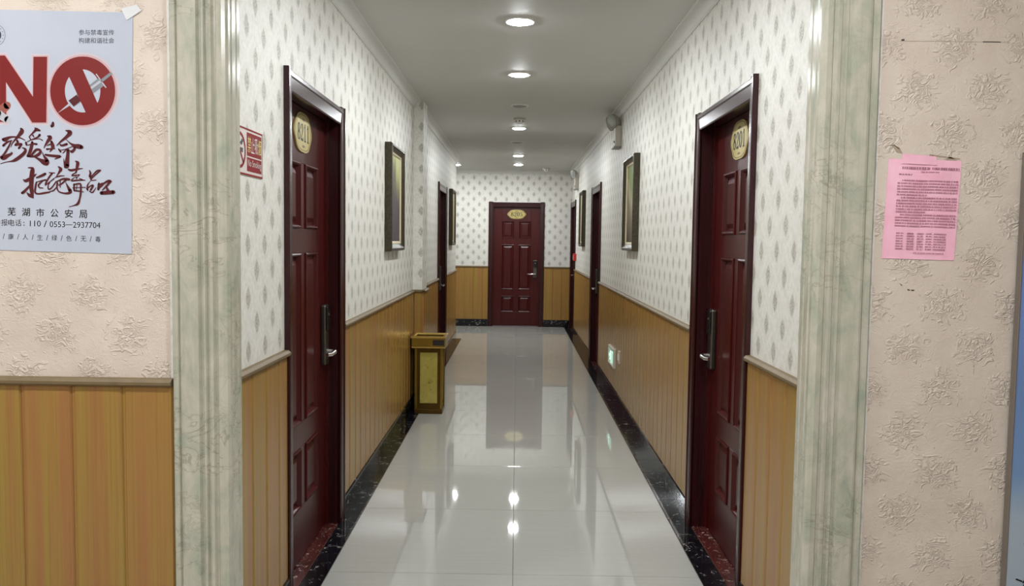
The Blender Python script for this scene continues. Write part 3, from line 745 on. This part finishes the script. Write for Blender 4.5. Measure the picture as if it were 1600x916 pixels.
part('doorway', flat([[(.05, .03), (.05, .135), (.12, .135), (.12, .03), (.108, .03), (.108, .123), (.062, .123), (.062, .03)]], .0168), 'exitw', pn)
part('arrow', flat([[(-.175, .08), (-.15, .105), (-.15, .088), (-.125, .088), (-.125, .072), (-.15, .072), (-.15, .055)]], .0168), 'exitw', pn)
t = thing('wall_switch', 'small ivory switch plate beside the exit sign on the planks', 'switch', (XR - PT, 6.845, 0.39), 'R')
part('plate', ub(-.043, .043, 0, .012, 0, .105, .004, 2), 'plastic', t); part('rocker', ub(-.022, .022, .011, .017, .025, .08, .002), 'white', t)

# ------------------------------------------------------------------ trash can
t = thing('trash_can', 'gold trash can with yellow marble panels and ashtray top by the pier', 'trash can', (-0.694, 6.685, 0))
bw, bd, H0, H1 = 0.112, 0.112, 0.0, 0.535
part('plinth', gbox(-bw, bw, -bd, bd, 0, .038, .003), 'brassdk', t)
part('core', gbox(-bw + .014, bw - .014, -bd + .014, bd - .014, .038, H1), 'brassdk', t)
for sx in (-1, 1):
    for sy in (-1, 1):
        part('corner_post', gbox(min(sx * bw, sx * (bw - .020)), max(sx * bw, sx * (bw - .020)), min(sy * bd, sy * (bd - .020)), max(sy * bd, sy * (bd - .020)), .038, H1, .003), 'brass', t)
for k, (nx, ny) in enumerate(((0, -1), (1, 0), (-1, 0), (0, 1))):
    if nx == 0:
        y = ny * (bd - .010); g = gbox(-.070, .070, min(y, y - ny * .01), max(y, y - ny * .01), .085, .495, .002); b2 = gbox(-.092, .092, min(y - ny * .006, y - ny * .012), max(y - ny * .006, y - ny * .012), .038, H1)
    else:
        x = nx * (bw - .010); g = gbox(min(x, x - nx * .01), max(x, x - nx * .01), -.070, .070, .085, .495, .002); b2 = gbox(min(x - nx * .006, x - nx * .012), max(x - nx * .006, x - nx * .012), -.092, .092, .038, H1)
    p = part('side_sheet', b2, 'brassdk', t); part('marble_panel', g, 'ymarble', p)
hw_ = .134
part('neck', gbox(-.105, .105, -.105, .105, H1, H1 + .012), 'dark', t)
part('head_band', gframe(-hw_, hw_, -hw_, hw_, [(0, 0), (0, .012), (.012, .012), (.012, 0)]), 'brasslt', t).rotation_euler = (math.pi / 2, 0, 0)
hb = [o for o in t.children if o.name.startswith('head_band')][0]; hb.location = (0, 0, H1 + .0)
for s, nm in ((-1, 'head_front'), (1, 'head_back')):
    part(nm, gbox(-hw_, hw_, min(s * hw_, s * (hw_ - .006)), max(s * hw_, s * (hw_ - .006)), H1 + .010, H1 + .082), 'brass', t)
for s in (-1, 1):
    part('head_side', gbox(min(s * hw_, s * (hw_ - .006)), max(s * hw_, s * (hw_ - .006)), -hw_ + .006, hw_ - .006, H1 + .010, H1 + .082), 'brass', t)
part('mouth', gbox(.035, hw_ - .008, -hw_ - .002, -hw_ + .002, H1 + .022, H1 + .066), 'dark', t)
rim = part('ash_rim', gframe(-hw_ - .006, hw_ + .006, -hw_ - .006, hw_ + .006, [(0, 0), (0, .014), (.022, .014), (.026, .004), (.026, 0)]), 'brasslt', t)
rim.rotation_euler = (math.pi / 2, 0, 0); rim.location = (0, 0, H1 + .094 - .014)
part('ash_tray', gbox(-hw_ + .006, hw_ - .006, -hw_ + .006, hw_ - .006, H1 + .060, H1 + .072), 'brassdk', t)

# ------------------------------------------------------------------ no-smoking sign on the left wall
t = thing('no_smoking_sign', 'red and white no-smoking sign on the left wall beside the casing', 'sign', (XL, 2.638, 1.668), 'L')
sw, sh = .148, .074
part('plate', ub(-sw, sw, 0, .003, -sh, sh), 'signwhite', t)
part('border', flat([[(-sw, sh), (sw, sh), (sw, sh - .006), (-sw, sh - .006)], [(-sw, -sh), (sw, -sh), (sw, -sh + .006), (-sw, -sh + .006)], [(sw - .005, sh), (sw, sh), (sw, -sh), (sw - .005, -sh)], [(-sw, sh), (-sw + .005, sh), (-sw + .005, -sh), (-sw, -sh)]], .0034), 'signred', t)
part('red_field', flat([[(-.012, -.060), (-.012, .062), (.136, .062), (.136, -.060)]], .0034), 'signred', t)
part('divider', flat([[(-.012, -.016), (-.012, -.012), (.136, -.012), (.136, -.016)]], .0038), 'signwhite', t)
for k, ch in enumerate('禁止吸烟'):
    part('character', lettering(ch, (-.006 + k * .035, .027 + k * .035, .0, .050), .004, None, .0), 'signyellow' if k in (0, 3) else 'signwhite', t)
part('caption', lettering('No Smoking', (-.004, .130, -.050, -.022), .004), 'signwhite', t)
part('ban_ring', flat(ring(-.080, 0, .056, .056, .046, .046) + [[(-.118, .034), (-.112, .041), (-.042, -.034), (-.048, -.041)]], .0038), 'signred', t)
part('cigarette', flat([[(-.115, -.006), (-.115, .008), (-.050, .008), (-.050, -.006)], ellipse(-.066, .022, .012, .006, 10), ellipse(-.056, .030, .010, .005, 10)], .0035), 'ink', t)

# ------------------------------------------------------------------ anti-drug poster on the left front wall (print coordinates: 1 unit = 1.83 mm)
PO = (-1.104, 2.034)                     # world x, z of its top right corner
t = thing('poster', 'large white anti-drug poster with red NO and syringe on the left wall', 'poster', (PO[0], YF, PO[1]), 'E')
def pm(p):
    px, py = p; return ((px - 208) * .00183 - (py - 20) * .0000318, -(py - 20) * .001825 + (px - 208) * .0000246)
part('sheet', gextrude([pm(q) for q in ((-64, 13.5), (208, 20), (207, 397), (-64, 389))], lambda p, q, s: (-p, s, q), .0005, .0016), 'poster', t)
def pp(name, polys, lvl, mat): return part(name, flat(polys, .0017 + .0001 * lvl, pm), mat, t)
A = lambda x, y: (x / 5.09, 20 + y / 5.09)
Np = [A(-62, 335), A(40, 335), A(262, 660), A(268, 345), A(377, 345), A(368, 865), A(255, 865), A(47, 545), A(47, 860), A(-62, 860)]
ocx, ocy = A(660, 615); orx, ory = 260 / 5.09, 272 / 5.09
pp('letter_glow', [ellipse(ocx + .6, ocy, orx + 6.5, ory + 6)], 1, 'phalo1'); pp('letter_glow', [ellipse(ocx + .4, ocy, orx + 3, ory + 3)], 2, 'phalo2')
pp('letter_glow', [offset_poly(Np, 4.5)], 1.4, 'phalo1'); pp('letter_glow', [offset_poly(Np, 2.0)], 2.4, 'phalo2')
pp('letter_counter', [ellipse(ocx, ocy, 144 / 5.09, 172 / 5.09)], 3, 'poster')
pp('letter', [Np], 4, 'pred')
pp('letter', ring(ocx, ocy, orx, ory, 142 / 5.09, 170 / 5.09), 4, 'pred')
pp('syringe_barrel', [[A(545, 692), A(735, 553), A(790, 512), A(832, 572), A(770, 618), A(590, 742)]], 5, 'steel')
pp('syringe_highlight', [[A(700, 600), A(795, 532), A(806, 548), A(712, 615)]], 6, 'steell')
pp('syringe_fluid', [[A(548, 690), A(612, 645), A(650, 690), A(588, 738)]], 6, 'pcall')
pp('letter_slash', [[A(505, 402), A(640, 398), A(803, 765), A(692, 800)]], 7, 'pred')
pp('syringe_flange', [[A(764, 483), A(772, 479), A(852, 588), A(844, 592)]], 8, 'steell')
pp('syringe_plunger', [[A(802, 528), A(885, 465), A(900, 482), A(815, 548)]], 8, 'steel')
pp('syringe_plunger_end', [[A(868, 432), A(880, 430), A(928, 492), A(915, 498)]], 8.5, 'steell')
pp('syringe_needle', [[A(458, 792), A(555, 708), A(568, 724)]], 8, 'steell')
pp('pill', _rib([(*A(-30, 800), 14), (*A(15, 760), 14), (*A(55, 728), 13)]), 5, 'pill'); pp('pill', _rib([(*A(-20, 790), 12), (*A(20, 820), 12), (*A(55, 840), 11)]), 5.5, 'steell')
pp('emblem', ring(*A(-35, 175), 80 / 5.09, 85 / 5.09, 77 / 5.09, 82 / 5.09), 4, 'inkgrey'); pp('emblem', [ellipse(*A(-35, 175), 47 / 5.09, 50 / 5.09)], 4, 'navy')
pp('emblem', [[A(x0 - 3, y0 - 3), A(x0 + 3, y0 - 3), A(x0 + 3, y0 + 3), A(x0 - 3, y0 + 3)] for x0, y0 in [(-35 + 63 * math.cos(k * .42), 175 + 67 * math.sin(k * .42)) for k in range(15)]], 4.2, 'inkgrey')
def ptext(name, body, x0, x1, y0, y1, mat, bold=0.0, shear=0.0):
    part(name, lettering(body, (x0, x1, y1, y0), .0021, pm, bold, shear), mat, t)
ptext('caption_line', '参与禁毒宣传', 123.8, 179.0, 46.0, 54.6, 'inkgrey', 0, .004); ptext('caption_line', '构建和谐社会', 123.6, 179.0, 58.4, 67.0, 'inkgrey', 0, .004)
for k, ch in enumerate('芜湖市公安局'):
    x, y = 16.6 + k * 22.7, 329.6 + k * .82; ptext('bureau_character', ch, x - 6.4, x + 6.4, y - 6.6, y + 6.6, 'ink', .012)
for k, ch in enumerate('举报电话'):
    x, y = -6.2 + k * 11.1, 346.6 + k * .3; ptext('hotline_character', ch, x - 5.0, x + 5.0, y - 5.2, y + 5.2, 'ink')
ptext('hotline_number', '：', 35.0, 37.0, 346, 352, 'ink'); ptext('hotline_number', '110', 45.5, 62.8, 343.8, 353, 'ink', 0, .02)
ptext('hotline_number', '/', 67.5, 72.5, 344, 354.2, 'ink'); ptext('hotline_number', '0553', 77, 101.2, 345, 354.2, 'ink', 0, .02); ptext('hotline_number', '—', 101.8, 113.4, 350.2, 351, 'ink', 0, .0); ptext('hotline_number', '2937704', 114, 157.4, 345.9, 355.2, 'ink', 0, .02)
for k, ch in enumerate('健康人生绿色无毒'):
    x = -7.9 + k * 23.05; y = 368.4 + k * .72; ptext('slogan_character', ch, x - 4.3, x + 4.3, y - 4.5, y + 4.5, 'inkgrey')
    if k < 7: ptext('slogan_slash', '/', x + 10.0, x + 13.2, y - 4.0, y + 4.6, 'inkgrey')
# brush lettering, stroke by stroke
ST = {
 (0, 190, 11.455): [
  [[(45,300,50),(90,300,70),(160,265,40),(250,255,25),(350,270,20),(445,315,12)],[(205,320,18),(120,350,30),(50,410,42)],[(200,320,16),(140,440,32),(80,540,34),(20,620,40)],[(15,620,60),(60,630,72),(130,590,55),(205,550,30),(190,525,8)],[(370,105,30),(388,150,72),(340,220,56),(280,290,34),(220,360,20),(185,440,8)],[(300,320,34),(312,360,42),(270,400,40)],[(270,400,36),(375,380,34)],[(380,385,38),(330,460,34)],[(400,450,20),(450,480,42),(430,540,54),(340,620,58),(260,670,52),(200,690,25),(100,705,9),(0,735,6)]],
  [[(625,95,20),(650,120,54),(710,140,30)],[(640,130,42),(580,190,28),(520,250,16)],[(520,255,22),(545,300,20)],[(585,225,26),(605,255,18)],[(710,220,42),(670,260,28),(550,310,14),(480,345,9)],[(550,310,9),(700,290,12),(760,320,18)],[(460,355,32),(470,400,30)],[(480,405,10),(600,380,28),(655,385,32)],[(575,350,42),(560,430,54),(530,530,54),(490,600,42)],[(500,600,32),(560,580,32),(640,490,42),(710,490,38),(720,530,44),(670,580,48),(580,610,26),(500,605,22)],[(580,590,16),(700,660,44),(770,700,84),(830,725,84),(850,720,60)],[(755,530,8),(780,590,26),(820,650,54),(840,700,80)]],
  [[(850,240,20),(900,265,64),(850,340,48),(800,420,20),(785,460,8)],[(840,410,15),(920,380,26)],[(920,340,40),(940,400,60),(940,450,52),(890,525,12)],[(835,475,32),(900,470,22),(985,465,15)],[(810,575,32),(900,590,42),(1060,605,46),(1080,605,34)],[(1070,615,36),(980,655,8)]]],
 (60, 190, 11.444): [
  [[(490,140,15),(550,160,60),(568,190,74),(500,260,52),(400,340,32),(330,410,15)],[(490,290,8),(560,360,22),(640,410,54),(720,425,78),(780,440,66)],[(390,390,22),(420,410,36),(510,385,42)],[(365,475,26),(400,525,30)],[(380,490,9),(430,490,13),(515,465,13),(600,432,13),(640,430,20)],[(515,470,22),(440,545,15)],[(650,440,32),(645,480,44),(600,520,46),(575,500,16)],[(535,490,48),(525,600,58),(515,700,72),(508,780,86)],[(455,650,7),(465,720,26),(480,800,36)]],
  [[(262,0,36),(257,45,54),(240,68,44)],[(215,45,8),(240,75,30)]]],
 (25, 240, 11.444): [
  [[(210,235,16),(290,245,42),(285,300,74),(270,420,78),(265,560,74),(275,680,62),(300,770,16)],[(120,450,16),(170,470,54),(260,420,48),(330,370,32),(360,345,7)],[(95,690,42),(130,670,48),(200,600,38),(250,540,22)],[(180,680,8),(230,730,52),(300,775,22)],[(360,415,22),(450,380,44),(520,345,42)],[(360,490,22),(345,560,32),(335,680,32),(400,705,27),(500,690,32),(600,675,22)],[(370,490,12),(450,470,22),(530,455,27)],[(470,475,22),(400,540,27),(410,590,22),(480,600,14)]],
  [[(590,325,17),(690,330,17)],[(640,340,32),(580,420,28),(530,510,28),(520,550,22)],[(520,550,17),(600,490,17),(680,430,22)],[(600,500,17),(570,560,17),(580,620,27),(630,600,22),(720,480,22)],[(600,660,12),(660,650,22),(720,590,16)],[(755,215,16),(800,260,54),(770,320,32),(725,385,13)],[(700,410,16),(780,385,22),(865,380,11)],[(700,500,16),(830,440,32),(940,445,42),(970,450,16)],[(900,450,32),(820,520,27),(760,550,16)],[(790,480,17),(790,590,17)],[(740,510,27),(730,580,27),(760,660,22),(860,695,27),(950,690,42),(985,665,42)],[(890,500,9),(930,580,38),(970,650,62)]]],
 (95, 240, 10.779): [
  [[(250,110,16),(288,140,54),(280,200,48),(270,250,38),(255,310,22)],[(130,250,22),(180,265,38),(280,245,28),(375,235,9)],[(240,310,16),(190,355,22),(320,340,16)],[(320,345,11),(260,400,13)],[(250,340,13),(270,410,16)],[(240,380,9),(180,440,22),(280,435,24),(415,432,13)],[(310,400,9),(370,430,27)],[(225,500,28),(225,590,28)],[(220,505,22),(330,495,28),(340,560,28),(340,640,32),(320,750,28),(290,830,42),(230,860,16),(140,885,4)],[(200,560,11),(420,555,13)],[(220,600,16),(390,632,11)],[(225,610,22),(330,620,22)],[(275,520,13),(265,590,11)]],
  [[(485,265,13),(505,310,32),(495,370,38)],[(500,400,22),(560,330,22),(620,275,28),(675,268,28)],[(670,275,22),(580,350,20),(510,430,20),(605,430,11)],[(500,450,7),(455,520,22),(455,600,28)],[(440,580,22),(510,530,22),(550,525,28),(510,600,32)],[(490,620,16),(540,640,22),(600,560,9)],[(650,490,38),(640,590,38)],[(640,520,22),(720,490,32),(690,540,22)],[(640,580,27),(720,500,28),(800,450,38),(840,450,42)],[(850,450,38),(780,530,32),(710,600,16)],[(780,540,16),(800,600,44),(830,640,44)],[(690,650,58),(780,645,58),(900,635,62)]]]}
for (ox, oy, sc), chars in ST.items():
    for strokes in chars:
        gs = [flat(ribbon([(ox + x / sc, oy + y / sc, max(w / sc * 1.08, .7)) for x, y, w in s]), .0026 + .00003 * k, pm) for k, s in enumerate(strokes)]
        part('brush_character', gmerge(*gs), 'pcall', t)
part('tape', flat([[(190, 14), (214, 8), (222, 17), (199, 32)]], .0030, pm), 'tape', t)

# ------------------------------------------------------------------ pink notice and the marks around it on the right front wall
t = thing('notice', 'pink printed notice sheet taped to the right damask wall', 'notice', (1.062, YF, 1.649), 'E')
def km(p):   # sheet coordinates 0..1 across, 0..1 down
    a, b = p; return (a * .209 - b * .0085, -b * .2855 - a * .0035)
NX = 8
V, F = [], []
for lay in (0, 1):
    for j in range(NX + 1):
        for i in range(NX + 1):
            u, v = km((i / NX, j / NX)); w = .0012 + .0022 * (math.sin(i * .9) * math.sin(j * .7 + .6)) ** 2 * (1 if 0 < i < NX and 0 < j < NX else 0.2)
            V.append(Vector((-u, w + (0.0004 if lay else 0), v)))
n1 = (NX + 1) ** 2
for j in range(NX):
    for i in range(NX):
        a = j * (NX + 1) + i; F += [[a, a + 1, a + NX + 2, a + NX + 1], [n1 + a, n1 + a + NX + 1, n1 + a + NX + 2, n1 + a + 1]]
for i in range(NX):
    for a, b in ((i, i + 1), (NX * (NX + 1) + i, NX * (NX + 1) + i + 1), (i * (NX + 1), (i + 1) * (NX + 1)), (i * (NX + 1) + NX, (i + 1) * (NX + 1) + NX)): F.append([a, b, n1 + b, n1 + a])
part('sheet', (V, F), 'pink', t)
rng = random.Random(3)
def dash_line(y, x0, x1, h):
    q, x = [], x0
    while x < x1:
        l = rng.uniform(.012, .035); q.append([(x, y), (min(x + l, x1), y), (min(x + l, x1), y + h), (x, y + h)]); x += l + rng.choice((.004, .004, .012))
    return q
W_ = .0043
part('heading', flat(dash_line(.075, .19, .57, .022) + dash_line(.075, .60, .97, .022), W_, km), 'pinktext', t)
part('subheading', flat(dash_line(.118, .45, .70, .008) + dash_line(.145, .15, .33, .012), W_, km), 'pinktext', t)
lines = []
for k in range(17): lines.append((.205 + k * .0285, .14 if k % 6 else .20, .97 if k % 6 != 5 else .55))
for k, (y, a, b) in enumerate(lines): part('text_line', flat(dash_line(y, a, b, .0105), W_, km), 'pinktext', t)
for k in range(7):
    q = []
    for a, b in ((.17, .27), (.32, .42), (.46, .55), (.58, .66), (.69, .86)): q += dash_line(.735 + k * .026, a, b, .010)
    part('text_line', flat(q, W_, km), 'pinktext', t)
part('text_line', flat(dash_line(.932, .42, .84, .008), W_, km), 'pinktext', t)
part('tape_strip', flat([[(.18, -.055), (.64, -.035), (.66, .05), (.18, .045)]], .0042, km), 'pink', t)
def mark(name, px, mat, w=.0006):
    f = lambda p: (1.062 + (p[0] - 1388) * .00182 - (p[1] - 248) * .00003, 1.649 - (p[1] - 248) * .00183 + (p[0] - 1388) * .0000)
    V, F = flat([px], 0); V = [Vector((f(p)[0], YF - w, f(p)[1])) for p in px]
    o = part(name, (V, F if len(px) > 4 else [list(range(len(px)))]), mat, wfr); return o
mark('adhesive_residue', [(1476, 251), (1484, 243), (1496, 249), (1492, 259), (1480, 259)], 'stain')
mark('adhesive_residue', [(1392, 226), (1404, 230), (1410, 240), (1400, 238)], 'stain')
mark('adhesive_residue', [(1452, 240), (1500, 246), (1500, 248), (1452, 243)], 'stain')
mark('scratch', [(1386, 228), (1396, 226), (1404, 232), (1403.4, 233), (1396, 227.2)], 'scuff')
mark('scratch', [(1456, 242), (1458, 242), (1458, 248), (1456, 248)], 'scuff')
mark('scratch', [(1430, 452), (1434, 453), (1434, 455), (1430, 454)], 'scuff'); mark('scratch', [(1436, 453), (1441, 453), (1441, 455), (1436, 455)], 'scuff')
mark('scratch', [(1418, 444), (1422, 446), (1421, 447), (1418, 445)], 'scuff')
mark('paper_seam', [(1395, 66), (1566, 66), (1566, 66.5), (1395, 66.5)], 'stain')
mark('scratch', [(1524, 65.5), (1552, 65.5), (1552, 66.8), (1524, 66.8)], 'scuff'); mark('scratch', [(1397, 64), (1402, 63), (1402, 66), (1397, 66)], 'scuff')
mark('scratch', [(1495, 380), (1499, 379), (1500, 384), (1496, 384)], 'stain')

# ------------------------------------------------------------------ blue display board at the right edge
t = thing('display_board', 'tall blue and grey printed display board at the right edge of the view', 'board', (1.42, YF - .012, 0.02), 'E')
part('panel', ub(0.02, .82, .0, .022, 0.0, 1.645, .002), 'board', t)
part('edge_strip', ub(.016, .0205, .0, .024, 0, 1.648, .001), 'edge', t)
part('edge_strip', ub(.016, .82, .0, .024, 1.645, 1.650, .001), 'edge', t)
part('foot', ub(.0, .84, -.005, .05, -.02, .0, .002), 'grey', t)
part('board_character', flat(_rib([(70, 545, 9), (78, 538, 9), (92, 552, 9), (104, 548, 8)]) + _rib([(70, 520, 9), (84, 522, 10), (110, 520, 9)]) + _rib([(74, 500, 9), (74, 488, 9)]), .0226, lambda p: (p[0] / 1000, p[1] / 1000)), 'ink', t)
part('board_lettering', flat(_rib([(50, 414, 5), (66, 408, 5)]) + _rib([(70, 404, 5), (76, 410, 5), (86, 406, 5)]) + _rib([(88, 396, 4), (78, 402, 4), (72, 392, 4), (80, 382, 4), (92, 384, 4), (94, 394, 4)]), .0226, lambda p: (p[0] / 1000, p[1] / 1000)), 'ink', t)
